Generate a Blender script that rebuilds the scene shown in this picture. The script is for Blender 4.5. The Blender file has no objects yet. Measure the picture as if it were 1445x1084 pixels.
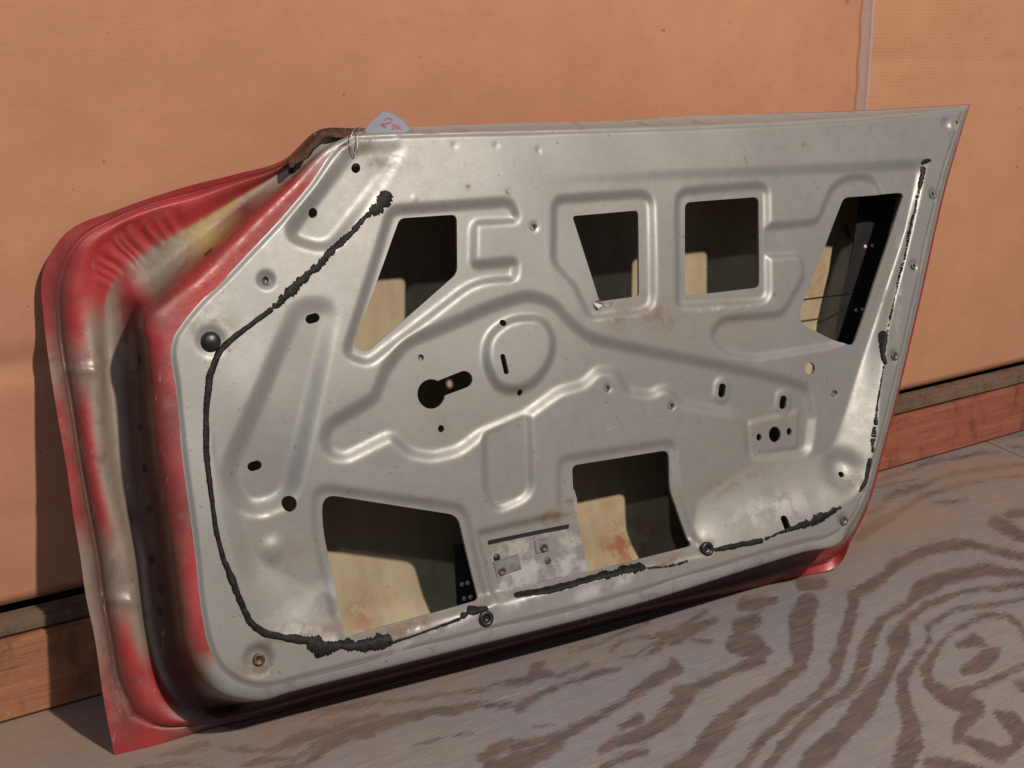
import bpy, bmesh, math, random
import numpy as np
from mathutils import Vector, Matrix
random.seed(7); rng=np.random.default_rng(7)
S=bpy.context.scene; COL=S.collection
# ------------------------------------------------------------------ camera, lamps, exposure
F,YAW,PITCH,ROLL,YC,ZC=1803.18,0.6015,0.2602,-0.0089,-1.4723,0.7687
d_=np.array([math.sin(YAW)*math.cos(PITCH),math.cos(YAW)*math.cos(PITCH),-math.sin(PITCH)])
r_=np.array([math.cos(YAW),-math.sin(YAW),0.0]); u_=np.cross(r_,d_)
c_,s_=math.cos(ROLL),math.sin(ROLL); RR=c_*r_+s_*u_; UU=-s_*r_+c_*u_; DD=d_
CAM=np.array([0,YC,ZC])
cam=bpy.data.cameras.new('camera'); camo=bpy.data.objects.new('camera',cam); COL.objects.link(camo)
cam.lens=F/1445*36; cam.sensor_width=36; cam.clip_start=.02; cam.clip_end=60
camo.matrix_world=Matrix(((RR[0],UU[0],-DD[0],CAM[0]),(RR[1],UU[1],-DD[1],CAM[1]),(RR[2],UU[2],-DD[2],CAM[2]),(0,0,0,1)))
S.camera=camo
W=bpy.data.worlds.new('World'); S.world=W; W.use_nodes=True
bg=W.node_tree.nodes['Background']; bg.inputs[0].default_value=(.72,.79,1.0,1); bg.inputs[1].default_value=.13
def lamp(name,loc,aim,power,col,size):
    l=bpy.data.lights.new(name,'AREA'); l.shape='DISK'; l.size=size; l.energy=power; l.color=col
    o=bpy.data.objects.new(name,l); COL.objects.link(o); o.location=loc
    o.rotation_euler=(Vector(aim)-Vector(loc)).to_track_quat('-Z','Y').to_euler(); return o
lamp('ceiling_lamp',(1.32,-3.4,3.45),(1.0,-.3,.4),205,(1,.885,.775),.16)
lamp('ceiling_lamp',(-.35,-1.75,2.35),(.9,-.3,.4),9,(.74,.85,1),.11)
S.view_settings.view_transform='Standard'; S.view_settings.look='None'; S.view_settings.exposure=0; S.view_settings.gamma=1
S.view_settings.use_curve_mapping=False
try: S.cycles.max_bounces=8
except Exception: pass
# ------------------------------------------------------------------ helpers
def unproj(q,P0,n):
    v=DD*F+RR*(q[0]-722.5)-UU*(q[1]-542); return CAM+v*((P0-CAM)@n)/(v@n)
def floor_pt(q,z=0.): return unproj(q,np.array([0,0,z]),np.array([0,0,1.]))
def wall_pt(q,y=0.): return unproj(q,np.array([0,y,0]),np.array([0,1.,0]))
K=.33; TT=math.tan(math.radians(6))
N=np.array([-TT,-1,K]); N/=np.linalg.norm(N)
P0=np.array([.7294,-.08,.6709])
O=unproj((500,190),P0,N); E1=unproj((1360,160),P0,N)-O; E1/=np.linalg.norm(E1); E2=np.cross(N,E1)
def uvw(q,w=0.):
    P=unproj(q,P0+N*w,N); return np.array([(P-O)@E1,(P-O)@E2])
def world(u,v,w): return O+E1*u+E2*v+N*w
def worldA(U,V,Wd): return O[None]+np.outer(U,E1)+np.outer(V,E2)+np.outer(Wd,N)
def tag(o,label=None,cat=None,group=None,kind=None):
    if label:o['label']=label
    if cat:o['category']=cat
    if group:o['group']=group
    if kind:o['kind']=kind
    return o
def mesh(name,verts,faces,mat,parent=None,smooth=True,attrs=None):
    me=bpy.data.meshes.new(name); me.from_pydata([tuple(map(float,v)) for v in verts],[],[tuple(int(i) for i in f) for f in faces]); me.update()
    if smooth: me.polygons.foreach_set('use_smooth',[True]*len(me.polygons))
    if attrs:
        for k,a in attrs.items():
            a=np.asarray(a,dtype=np.float32)
            if a.ndim==2:
                at=me.attributes.new(k,'FLOAT_COLOR','POINT'); at.data.foreach_set('color',np.concatenate([a[:,:3],np.ones((len(a),1),np.float32)],1).ravel())
            else:
                at=me.attributes.new(k,'FLOAT','POINT'); at.data.foreach_set('value',a)
    o=bpy.data.objects.new(name,me); COL.objects.link(o)
    if mat: me.materials.append(mat)
    if parent: o.parent=parent
    return o
# node helper
class NT:
    def __init__(s,name):
        s.m=bpy.data.materials.new(name); s.m.use_nodes=True; s.t=s.m.node_tree; s.b=s.t.nodes['Principled BSDF']
    def n(s,t,**k):
        x=s.t.nodes.new(t)
        for a,v in k.items(): setattr(x,a,v)
        return x
    def put(s,sock,v):
        if isinstance(v,bpy.types.NodeSocket): s.t.links.new(v,sock)
        elif isinstance(v,tuple) and len(v)==3 and sock.type=='RGBA': sock.default_value=(*v,1)
        else: sock.default_value=v
    def math(s,op,a,b=0.,c=None,clamp=False):
        x=s.n('ShaderNodeMath',operation=op,use_clamp=clamp); s.put(x.inputs[0],a); s.put(x.inputs[1],b)
        if c is not None: s.put(x.inputs[2],c)
        return x.outputs[0]
    def obj(s,scale=(1,1,1),rot=(0,0,0),loc=(0,0,0)):
        tc=s.n('ShaderNodeNewGeometry'); mp=s.n('ShaderNodeMapping'); s.t.links.new(tc.outputs['Position'],mp.inputs[0])
        mp.inputs['Scale'].default_value=scale; mp.inputs['Rotation'].default_value=rot; mp.inputs['Location'].default_value=loc
        return mp.outputs[0]
    def noise(s,vec,scale=5.,detail=3.,rough=.55,dist=0.):
        x=s.n('ShaderNodeTexNoise'); s.put(x.inputs['Vector'],vec); x.inputs['Scale'].default_value=scale; x.inputs['Detail'].default_value=detail
        x.inputs['Roughness'].default_value=rough; x.inputs['Distortion'].default_value=dist; return x.outputs['Fac']
    def ramp(s,f,lo,hi,a=0.,b=1.):
        x=s.n('ShaderNodeMapRange',interpolation_type='SMOOTHSTEP'); s.put(x.inputs[0],f)
        x.inputs[1].default_value=lo;x.inputs[2].default_value=hi;x.inputs[3].default_value=a;x.inputs[4].default_value=b; return x.outputs[0]
    def mix(s,f,a,b,mode='MIX'):
        x=s.n('ShaderNodeMix',data_type='RGBA',blend_type=mode); s.put(x.inputs[0],f); s.put(x.inputs[6],a); s.put(x.inputs[7],b); return x.outputs[2]
    def attr(s,name,col=False):
        x=s.n('ShaderNodeAttribute',attribute_name=name); return x.outputs['Color' if col else 'Fac']
    def bump(s,h,dist=.001,st=1.):
        x=s.n('ShaderNodeBump'); s.put(x.inputs['Height'],h); x.inputs['Distance'].default_value=dist; x.inputs['Strength'].default_value=st
        s.t.links.new(x.outputs[0],s.b.inputs['Normal'])
    def out(s,col=None,rough=None,metal=None,spec=None):
        if col is not None: s.put(s.b.inputs['Base Color'],col)
        if rough is not None: s.put(s.b.inputs['Roughness'],rough)
        if metal is not None: s.put(s.b.inputs['Metallic'],metal)
        if spec is not None: s.put(s.b.inputs['Specular IOR Level'],spec)
        return s.m
# ------------------------------------------------------------------ materials
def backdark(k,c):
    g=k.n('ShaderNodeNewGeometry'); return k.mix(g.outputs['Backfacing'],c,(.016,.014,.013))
def m_silver():
    k=NT('silver_paint'); p=k.obj(); n1=k.noise(p,7,5,.6); n2=k.noise(p,60,4,.65); n3=k.noise(p,420,2,.6)
    c=k.mix(k.ramp(n1,.35,.7),(.268,.270,.254),(.287,.289,.273))
    d=k.attr('dirt'); df=k.math('MULTIPLY',d,k.ramp(k.noise(p,30,7,.68,.15),.38,.66),clamp=True)
    c=k.mix(df,c,(.17,.125,.085))
    r=k.attr('rust'); rf=k.math('MULTIPLY',r,k.ramp(k.noise(p,90,5,.7),.38,.55),clamp=True)
    c=k.mix(rf,c,(.10,.032,.012))
    wfl=k.attr('wear'); wf=k.math('MULTIPLY',wfl,k.ramp(k.noise(p,30,6,.62,.15),.44,.60),clamp=True)
    c=k.mix(wf,c,(.50,.495,.50))
    for rt,lc in (((.3,.9,.2),(1,2,3)),((.1,-.7,1.1),(4,1,2))):
        c=k.mix(k.ramp(k.noise(k.obj((3,130,130),rot=rt,loc=lc),2.2,3,.6),.715,.74,0,.45),c,(.44,.44,.43))
    sp=k.ramp(k.noise(p,150,3,.5),.68,.74); c=k.mix(k.math('MULTIPLY',sp,.55),c,(.13,.10,.075))
    ro=k.math('ADD',k.ramp(n2,.3,.7,.43,.49),k.math('MULTIPLY',df,.3))
    me=k.math('SUBTRACT',.42,k.math('MULTIPLY',k.math('MAXIMUM',df,rf),.42),clamp=True)
    k.bump(k.math('ADD',k.math('MULTIPLY',n2,.5),k.math('MULTIPLY',n3,.22)),.00045,.55)
    g=k.n('ShaderNodeNewGeometry'); me=k.math('MULTIPLY',me,k.math('SUBTRACT',1.,g.outputs['Backfacing']))
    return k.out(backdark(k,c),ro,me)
def m_loft():
    k=NT('edge_paint'); p=k.obj(); c=k.attr('col',True)
    n=k.noise(p,40,5,.65); g=k.ramp(k.noise(p,22,6,.7,.8),.50,.72)
    c=k.mix(k.math('MULTIPLY',g,.5),c,(.10,.055,.04)); ch=k.ramp(k.noise(p,75,5,.7),.70,.73); c=k.mix(k.math('MULTIPLY',ch,.8),c,(.05,.025,.018)); ov=k.ramp(k.noise(k.obj((1,1,1),loc=(4,2,0)),6,6,.75),.58,.70); c=k.mix(k.math('MULTIPLY',ov,.4),c,(.25,.17,.13)); 
    sc=k.ramp(k.noise(k.obj((60,60,9)),2.2,4,.6),.66,.72); c=k.mix(k.math('MULTIPLY',sc,.35),c,(.42,.36,.30))
    k.bump(n,.0012,.5); return k.out(c,k.ramp(n,.3,.7,.30,.55),.05)
def m_skin():
    k=NT('primer_beige'); p=k.obj(); n=k.noise(k.obj((9,9,1.2)),3,5,.6)
    c=k.mix(k.ramp(n,.35,.65),(.32,.25,.145),(.38,.31,.19))
    r=k.attr('rust'); c=k.mix(k.math('MULTIPLY',r,k.ramp(k.noise(p,38,6,.7,.5),.42,.62),clamp=True),c,(.27,.085,.03))
    c=k.mix(k.ramp(k.noise(k.obj((14,14,2)),3.3,5,.65),.60,.75,0,.5),c,(.36,.22,.10))
    c=k.mix(k.ramp(k.noise(p,60,4,.6),.68,.74,0,.7),c,(.12,.08,.05))
    k.bump(k.noise(p,60,3),.0006,.5); return k.out(c,.6,0.)
def m_simple(name,col,rough=.5,metal=0.,bump=.0005,var=.35,scale=60,col2=None):
    k=NT(name); p=k.obj(); n=k.noise(p,scale,5,.65)
    c2=col2 or tuple(x*(1-var) for x in col); c=k.mix(k.ramp(n,.35,.65),col,c2)
    if bump: k.bump(n,bump,.6)
    return k.out(c,rough,metal)
def m_card(name,a,b,sc=(1,1,1),corr=0.0,axis=2):
    k=NT(name); p=k.obj(); n=k.noise(p,2.2,4,.6); c=k.mix(k.ramp(n,.3,.7),a,b)
    fib=k.noise(k.obj((22,22,160)),3.,5,.75); c=k.mix(k.ramp(fib,.38,.7,0,.24),c,tuple(x*.72 for x in a))
    sp=k.noise(p,420,3,.7); c=k.mix(k.ramp(sp,.5,.75,0,.22),c,tuple(x*.55 for x in a))
    mt=k.ramp(k.noise(k.obj((1,1,1.6),loc=(3,1,2)),13,5,.7),.35,.68,0,.22); c=k.mix(mt,c,tuple(x*y for x,y in zip(a,(.80,.74,.70)))); st=k.ramp(k.noise(k.obj((1,1,.5),loc=(8,1,2)),2.6,5,.65),.60,.70,0,.15); c=k.mix(st,c,tuple(x*.66 for x in a))
    pk=k.ramp(k.noise(p,46,3,.5),.725,.75); c=k.mix(k.math('MULTIPLY',pk,.5),c,(.12,.07,.045))
    h=k.math('ADD',k.math('MULTIPLY',k.noise(p,5.,3,.5),5.),k.math('MULTIPLY',fib,.35))
    if corr:
        w=k.n('ShaderNodeTexWave',wave_type='BANDS',bands_direction='Z'); k.put(w.inputs['Vector'],k.obj()); w.inputs['Scale'].default_value=55; w.inputs['Distortion'].default_value=.6
        h=k.math('ADD',h,k.math('MULTIPLY',w.outputs['Fac'],corr)); c=k.mix(k.math('MULTIPLY',w.outputs['Fac'],.05),c,tuple(x*.7 for x in a))
    k.bump(h,.0011,.5); return k.out(c,.85,0.,.25)
def m_wood(name,a,b,dark):
    k=NT(name); p=k.obj((2.2,14,34)); n=k.noise(p,1.6,6,.65,.5); c=k.mix(k.ramp(n,.32,.68),a,b)
    n2=k.noise(k.obj((5,60,120)),2,4,.7); c=k.mix(k.ramp(n2,.52,.72,0,.55),c,dark)
    c=k.mix(k.ramp(k.noise(k.obj((9,9,5)),2.6,6,.7),.48,.68,0,.65),c,dark); c=k.mix(k.ramp(k.noise(k.obj((30,30,50)),3,5,.7),.62,.70,0,.7),c,tuple(min(1,x*1.5) for x in b))
    k.bump(k.math('ADD',n,n2),.0018,.7); return k.out(c,.62)
def m_ply():
    k=NT('weathered_plywood'); g=k.n('ShaderNodeNewGeometry'); sx=k.n('ShaderNodeSeparateXYZ'); k.t.links.new(g.outputs['Position'],sx.inputs[0])
    X,Y=sx.outputs[0],sx.outputs[1]
    wx=k.math('MULTIPLY',k.math('SUBTRACT',k.noise(k.obj((1.6,3.2,1)),2.2,2,.5),.5),.20)
    wy=k.math('MULTIPLY',k.math('SUBTRACT',k.noise(k.obj((1.6,3.2,1),loc=(5,3,1)),2.2,2,.5),.5),.13)
    X2=k.math('ADD',X,wx); Y2=k.math('ADD',Y,wy)
    f=k.math('MULTIPLY',Y2,8.5)
    f=k.math('ADD',f,k.math('MULTIPLY',k.noise(k.obj((1.1,2.6,1),loc=(2,7,0)),1.9,2,.45),4.4))
    # knots / cathedral centres: pixel -> place on the floor, amplitude, sx, sy
    for q,A,ax,ay in (((1392,925),6.6,.15,.125),((1470,745),3.4,.10,.09),((1400,1065),2.0,.05,.05),((560,1130),-3.4,.22,.07)):
        c=floor_pt(q); dx=k.math('DIVIDE',k.math('SUBTRACT',X2,float(c[0])),ax); dy=k.math('DIVIDE',k.math('SUBTRACT',Y2,float(c[1])),ay)
        r2=k.math('ADD',k.math('MULTIPLY',dx,dx),k.math('MULTIPLY',dy,dy))
        rr=k.math('SQRT',k.math('ADD',r2,.05)); ex=k.math('EXPONENT',k.math('MULTIPLY',rr,-.75)); f=k.math('ADD',f,k.math('MULTIPLY',ex,A))
    fib=k.noise(k.obj((7,120,1)),2.,4,.7); f=k.math('ADD',f,k.math('MULTIPLY',k.math('SUBTRACT',fib,.5),.85))
    fr=k.math('PINGPONG',f,.5)
    wv=k.noise(k.obj((3,6,1),loc=(1,1,1)),2.5,2,.5)
    th=k.math('ADD',k.math('MULTIPLY',k.math('SUBTRACT',wv,.5),.55),.29)
    band0=k.ramp(k.math('SUBTRACT',fr,th),-.035,.04)
    fj=k.noise(k.obj((22,190,1),loc=(1,0,0)),2.,5,.7); wob=k.noise(k.obj((1,1.6,1)),30,3,.6)
    gd=k.math('ADD',k.attr('grain'),k.math('ADD',k.math('MULTIPLY',k.math('SUBTRACT',fj,.5),24.),k.math('MULTIPLY',k.math('SUBTRACT',wob,.5),13.)))
    band1=k.ramp(gd,-4.2,2.8); tr=k.attr('traced')
    band=k.math('ADD',k.math('MULTIPLY',band0,k.math('SUBTRACT',1.,tr)),k.math('MULTIPLY',band1,tr))   # 1 = light earlywood
    pn=k.noise(k.obj((1.4,3,1),loc=(9,0,0)),2.4,4,.6)
    pm=k.noise(k.obj((3,12,1),loc=(2,2,0)),6,5,.7)
    light=k.mix(k.ramp(pn,.38,.68),(.232,.226,.240),(.262,.232,.215))
    light=k.mix(k.ramp(pm,.42,.70,0,.55),light,(.19,.165,.165)); dark=k.mix(k.ramp(pm,.35,.65),(.088,.070,.074),(.155,.105,.092))
    c=k.mix(band,dark,light)
    f2=k.noise(k.obj((10,260,1)),2.,5,.75); c=k.mix(k.ramp(f2,.40,.72,0,.42),c,(.14,.115,.11))
    gr=k.noise(k.obj((1,1,1)),300,4,.75); c=k.mix(k.ramp(gr,.52,.75,0,.4),c,(.09,.07,.065)); sc=k.ramp(k.noise(k.obj((1.5,60,1),rot=(0,0,.15)),3,3,.6),.72,.75,0,.5); c=k.mix(sc,c,(.36,.33,.31))
    org=k.ramp(k.noise(k.obj((3,26,1),loc=(3,3,0)),2.3,5,.7),.60,.70,0,.5); c=k.mix(org,c,(.46,.27,.15))
    # worn, browner strip near the wall and foot of the door
    wl=k.ramp(Y,-.36,-.16,0,.62); c=k.mix(k.math('MULTIPLY',wl,k.ramp(pn,.3,.6)),c,(.30,.195,.125))
    k.bump(k.math('ADD',k.math('MULTIPLY',fib,1.1),k.math('ADD',f2,k.math('MULTIPLY',band,-.4))),.0009,.7)
    return k.out(c,k.ramp(f2,.3,.7,.50,.72),0.,.35)
M_sil=m_silver(); M_loft=m_loft(); M_skin=m_skin()
M_blk=m_simple('black_sealant',(.0065,.006,.0065),.55,0,.0012,.3,160,(.018,.016,.014)); M_blk.node_tree.nodes['Principled BSDF'].inputs['Specular IOR Level'].default_value=.18; M_rub=m_simple('black_rubber',(.018,.018,.018),.38,0,.0003)
M_dirtm=m_simple('dull_bracket_metal',(.20,.19,.185),.5,.5,.0006,.3,50,(.09,.065,.05))
M_clip=m_simple('bare_steel',(.42,.41,.39),.36,.75,.0003); M_rust=m_simple('rusty_steel',(.045,.020,.012),.85,.1,.0018,.3,140,(.11,.045,.022))
M_scr=m_simple('tarnished_screw',(.16,.14,.12),.5,.7,.0004,.5,150,(.09,.05,.03))
M_dark=m_simple('dark_wall',(.02,.016,.013),.9); M_card=m_card('kraft_cardboard',(.45,.213,.122),(.52,.255,.150)); M_card2=m_card('kraft_cardboard_ribbed',(.49,.245,.135),(.54,.28,.158),corr=.18)
M_ply=m_ply(); M_b1=m_wood('orange_pine',(.30,.125,.060),(.38,.165,.080),(.10,.045,.028)); M_b2=m_wood('red_stained_pine',(.29,.085,.050),(.35,.125,.070),(.11,.035,.025)); M_trim=m_wood('bare_grey_wood',(.135,.085,.055),(.19,.125,.085),(.05,.03,.02))
M_paper=m_simple('white_card',(.20,.215,.265),.6,0,.0002,.04,10); M_ink=m_simple('red_marker',(.30,.012,.05),.5,0,0,.2,60)
# ------------------------------------------------------------------ setting
def box(name,lo,hi,mat,bev=.003,parent=None,sub=None):
    bm=bmesh.new(); bmesh.ops.create_cube(bm,size=1)
    for v in bm.verts: v.co=Vector([lo[i]+(v.co[i]+.5)*(hi[i]-lo[i]) for i in range(3)])
    if bev: bmesh.ops.bevel(bm,geom=list(bm.edges),offset=bev,segments=2,affect='EDGES')
    me=bpy.data.meshes.new(name); bm.to_mesh(me); bm.free(); me.materials.append(mat)
    o=bpy.data.objects.new(name,me); COL.objects.link(o)
    if parent:o.parent=parent
    return o
ja=floor_pt((1387,621)); jb=floor_pt((1445,646)); xj=(ja[0]+jb[0])/2
print('joint',ja,jb)
tag(box('subfloor',(-3,-4,-.04),(6,.3,-.022),M_dark,0),kind='structure')
GRAIN=[]
def gz(ox,oy,sc,lines):
    for l in lines: GRAIN.append([(ox+x/sc,oy+y/sc,w/sc*.5) for x,y,w in l])
gz(965,724,3.01,[
 [(-60,560,30),(40,500,40),(130,460,22)],[(-40,760,40),(60,730,40),(200,675,35),(330,620,60),(300,570,110),(220,560,90)],[(240,480,80),(300,460,70)],[(260,390,70),(330,380,60),(390,370,30)],[(500,300,60),(580,300,60)],
 [(-80,1130,90),(50,1040,80),(140,930,100),(260,810,60),(380,740,60),(500,650,60),(500,560,110),(500,450,110),(530,380,90)],
 [(240,1090,40),(330,970,40),(440,870,45),(560,780,40),(640,700,50),(650,640,60),(690,500,55),(720,400,55),(720,350,60),(840,280,50),(900,220,50),(1030,160,50),(1150,135,50),(1220,130,40),(1300,155,30),(1450,190,45)],
 [(350,1090,45),(420,990,50),(520,890,50),(570,840,50),(680,770,50),(740,700,60),(770,600,70),(800,520,60),(830,460,40),(950,390,30),(1010,320,80),(1130,270,60),(1290,240,60),(1460,260,30)],
 [(500,1090,60),(580,1020,110),(680,930,90),(760,830,110),(840,720,70),(900,610,50),(910,540,110),(940,460,40),(1040,390,35),(1200,330,25),(1340,320,25),(1460,300,40)],
 [(920,1100,80),(960,990,120),(970,900,80),(930,790,60),(930,700,50),(970,640,40),(1040,550,25),(1040,480,30),(1150,410,20),(1280,395,20),(1450,365,20)],
 [(1240,740,35),(1130,790,80),(1040,730,50),(1030,660,55),(1070,590,30),(1110,530,22),(1200,470,22),(1300,430,30),(1380,440,30),(1430,480,30),(1460,540,30)],
 [(1240,740,35),(1360,690,30),(1460,640,20)],[(1160,800,80),(1250,830,70),(1180,900,60),(1160,960,50)],
 [(1170,560,30),(1230,540,60),(1280,560,30)],[(1190,670,40),(1260,640,80),(1310,600,70),(1340,580,30)],
 [(1190,960,40),(1260,990,70),(1340,1030,70),(1410,990,50),(1430,920,80),(1380,880,80),(1330,850,30)],[(1040,1060,50),(1150,1080,60),(1300,1110,60)],[(1430,730,50),(1500,760,60)],
 [(1320,40,60),(1370,60,70),(1430,100,50),(1500,110,40)],[(1380,10,40),(1470,-10,40)],
 [(730,110,40),(800,60,50),(880,20,40)]])
gz(1125,600,4.516,[
 [(520,350,30),(640,310,30),(740,280,25),(860,230,35),(1000,210,25),(1160,180,25),(1300,180,18)],[(500,395,14),(640,370,16),(770,345,12)],[(560,480,30),(640,430,60),(800,385,45),(880,350,30),(1000,310,30),(1130,290,40),(1290,265,40),(1460,250,25)],
 [(420,660,50),(560,600,35),(700,520,35),(840,440,40),(980,400,35),(1100,370,20),(1260,340,20),(1460,320,25)],[(450,560,20),(560,520,20)],[(860,500,14),(960,490,30),(1080,475,18)],[(1260,100,10),(1400,70,20),(1460,60,20)],[(1340,130,12),(1460,150,16)]])
gz(745,820,4.105,[
 [(-60,740,60),(100,640,30),(160,615,30),(300,570,30),(430,525,50),(530,515,25)],[(0,590,40),(60,530,60),(180,550,25),(350,480,20)],[(240,410,15),(360,380,20),(520,310,20),(700,240,20)],[(480,400,25),(540,350,25),(700,325,18),(740,350,20),(620,440,14),(500,430,16)],
 [(760,310,50),(850,290,40),(920,250,40),(1030,180,40)],[(740,360,20),(860,310,50),(1000,250,60),(1090,230,40)],[(670,440,20),(740,400,50),(790,360,30)],[(950,340,16),(1060,350,25)],
 [(-80,960,60),(100,920,60),(210,890,60),(400,790,60),(560,700,40),(660,620,70),(760,560,80),(860,510,80),(840,460,50)],[(420,980,50),(560,920,80),(700,870,90),(820,780,120),(900,680,110),(980,620,60),(1120,550,40),(1260,500,40),(1350,440,70),(1390,400,50)],
 [(-20,1040,90),(80,990,110),(160,950,80)],[(440,1080,40),(560,1020,50),(680,990,60)],[(540,850,30),(640,800,80)]])
gz(480,820,4.105,[
 [(-160,800,30),(0,740,25),(160,700,30),(340,700,25),(480,680,30),(560,660,20),(640,650,25),(820,640,40),(900,600,25),(1080,580,50),(1140,500,70),(1180,470,30)],[(-80,830,16),(100,800,20)],
 [(-160,960,50),(0,900,60),(140,860,70),(340,800,80),(480,770,50),(640,750,60),(780,720,50),(980,720,30),(1120,700,30),(1180,650,25),(1300,600,20)],[(420,960,10),(560,920,18),(760,880,18)],[(820,1020,60),(900,980,70),(1000,930,40)],[(880,1090,110),(1060,1040,120),(1200,970,80),(1290,910,50)],[(1120,850,8),(1240,830,8)]])
gz(180,900,4.105,[
 [(200,680,20),(340,650,40),(460,620,50)],[(540,640,20),(680,650,40),(840,650,30),(960,600,70),(1060,560,70),(1180,540,60),(1300,490,40),(1450,450,40)],[(660,740,20),(820,710,40),(960,700,40),(1080,660,30)],[(860,760,30),(1040,730,40),(1140,640,60),(1300,580,40),(1420,560,30)],[(1000,430,10),(1240,410,30),(1440,380,30)],[(60,760,30),(300,730,20),(500,760,20)]])
def skew(name,x0a,x0b,x1a,x1b):  # sheet between two slightly skewed lines (wall end a, near end b)
    v=[(x0b,-4,-.02),(x1b,-4,-.02),(x1a,.05,-.02),(x0a,.05,-.02),(x0b,-4,0),(x1b,-4,0),(x1a,.05,0),(x0a,.05,0)]
    f=[(4,5,6,7),(0,3,2,1),(0,1,5,4),(1,2,6,5),(2,3,7,6),(3,0,4,7)]
    return tag(mesh(name,v,f,M_ply,smooth=False),kind='structure')
sl=(jb[0]-ja[0])/(jb[1]-ja[1]); xa=ja[0]+sl*(.05-ja[1]); xb=ja[0]+sl*(-4-ja[1])
def floor_sheet(name,xl,xr,x0,x1):
    # fine grid where the camera sees it, graded outwards; grain distance stored per vertex
    ax_=[np.linspace(-3,.12,8)[:-1],np.arange(.12,2.75,.005),np.linspace(2.75,6,8)[1:]]; xs=np.concatenate(ax_); ys=np.concatenate([np.linspace(-4,-1.0,8)[:-1],np.arange(-1.0,.052,.005)])
    if xr is not None: xs=np.r_[xs[xs<xr-.003],xr]
    else: xs=np.r_[xl,xs[xs>xl+.003]]
    rows=[np.stack([xs+sl*(y-ja[1]),np.full(len(xs),y),np.zeros(len(xs))],1) for y in ys]
    V=np.concatenate(rows); nx=len(xs);ny=len(ys); rel=V-CAM; dd=rel@DD; ok=dd>.2; ds=np.where(ok,dd,1); px=722.5+F*(rel@RR)/ds; py=542-F*(rel@UU)/ds
    inside=ok&(px>-60)&(px<1500)&(py>560)&(py<1140); g=np.full(len(V),14.)
    P=np.stack([px,py],1)[inside]; gm=np.full(len(P),14.)
    for l in GRAIN:
        arr=np.array(l)
        for a,b in zip(arr[:-1],arr[1:]):
            e=b[:2]-a[:2]; L=e@e+1e-9; t=np.clip(((P-a[:2])@e)/L,0,1); d=np.hypot(*(P-a[:2]-t[:,None]*e).T)-(a[2]+(b[2]-a[2])*t); gm=np.minimum(gm,d)
    g[inside]=gm; m=np.zeros(len(V)); edge=np.minimum.reduce([px+60,1500-px,1140-py])/50.; m[inside]=np.clip(edge,0,1)[inside]
    idx=np.arange(nx*ny).reshape(ny,nx); f=np.stack([idx[:-1,:-1],idx[:-1,1:],idx[1:,1:],idx[1:,:-1]],-1).reshape(-1,4)
    n=len(V); Vb=V.copy(); Vb[:,2]=-.02; bdv=list(idx[0,:])+list(idx[1:,-1])+list(idx[-1,-2::-1])+list(idx[-2:0:-1,0]); rim=[(b,a,a+n,b+n) for a,b in zip(bdv,bdv[1:]+bdv[:1])]
    return tag(mesh(name,np.vstack([V,Vb]),list(f)+rim,M_ply,smooth=False,attrs=dict(grain=np.r_[g,g],traced=np.r_[m,m])),kind='structure')
print('fl')
floor_sheet('floor',None,ja[0]-.0012,-3,ja[0]+3); floor_sheet('floor',ja[0]+.0012,None,ja[0]-.6,6)
tag(box('wall',(-3,.035,-.02),(6,.08,3.2),M_dark,0),kind='structure')
HB=.1363
seam=wall_pt((1226,80))[0]
def sheet(name,x0,x1,z0,z1,yoff,mat,amp,creases,seed):
    nx,nz=int((x1-x0)/.012),int((z1-z0)/.012); xs=np.linspace(x0,x1,nx); zs=np.linspace(z0,z1,nz); X,Z=np.meshgrid(xs,zs)
    Y=yoff+amp*(np.sin(X*3.1+seed)*np.sin(Z*2.3+seed*2)+.5*np.sin(X*7+Z*3+seed))
    for (ax,az,bx,bz,dep,wd) in creases:
        dx,dz=bx-ax,bz-az; L=math.hypot(dx,dz); t=np.clip(((X-ax)*dx+(Z-az)*dz)/L**2,0,1); dist=np.hypot(X-ax-t*dx,Z-az-t*dz)
        Y=Y+dep*np.exp(-(dist/wd)**2)
    V=np.stack([X.ravel(),Y.ravel(),Z.ravel()],1); Vb=V.copy(); Vb[:,1]+=.004
    idx=np.arange(nx*nz).reshape(nz,nx); f=np.stack([idx[:-1,:-1],idx[:-1,1:],idx[1:,1:],idx[1:,:-1]],-1).reshape(-1,4)
    n=nx*nz; fb=f[:,::-1]+n; rim=[]
    bd=list(idx[0,:])+list(idx[1:,-1])+list(idx[-1,-2::-1])+list(idx[-2:0:-1,0])
    for a,b in zip(bd,bd[1:]+bd[:1]): rim.append((b,a,a+n,b+n))
    return mesh(name,np.vstack([V,Vb]),list(f)+list(fb)+rim,mat)
ca=wall_pt((0,526));cb=wall_pt((65,512))
cs=[(ca[0]-.4,ca[2],cb[0]+.06,cb[2],.007,.014),(ca[0]-.3,ca[2]-.19,cb[0]+.05,ca[2]-.17,.002,.006)]
tag(sheet('cardboard_sheet',-1.6,seam+.012,HB,2.3,.010,M_card,.0022,cs,1.3),'smooth brown cardboard sheet on the wall behind the car door, left of the taped seam','cardboard')
cr=wall_pt((1300,87)); 
tag(sheet('cardboard_sheet',seam-.03,4.6,HB,2.3,.0165,M_card2,.0022,[(seam,cr[2]+.004,4.5,cr[2]-.02,.003,.006)],2.9),'ribbed brown cardboard sheet right of the taped seam','cardboard')
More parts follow.
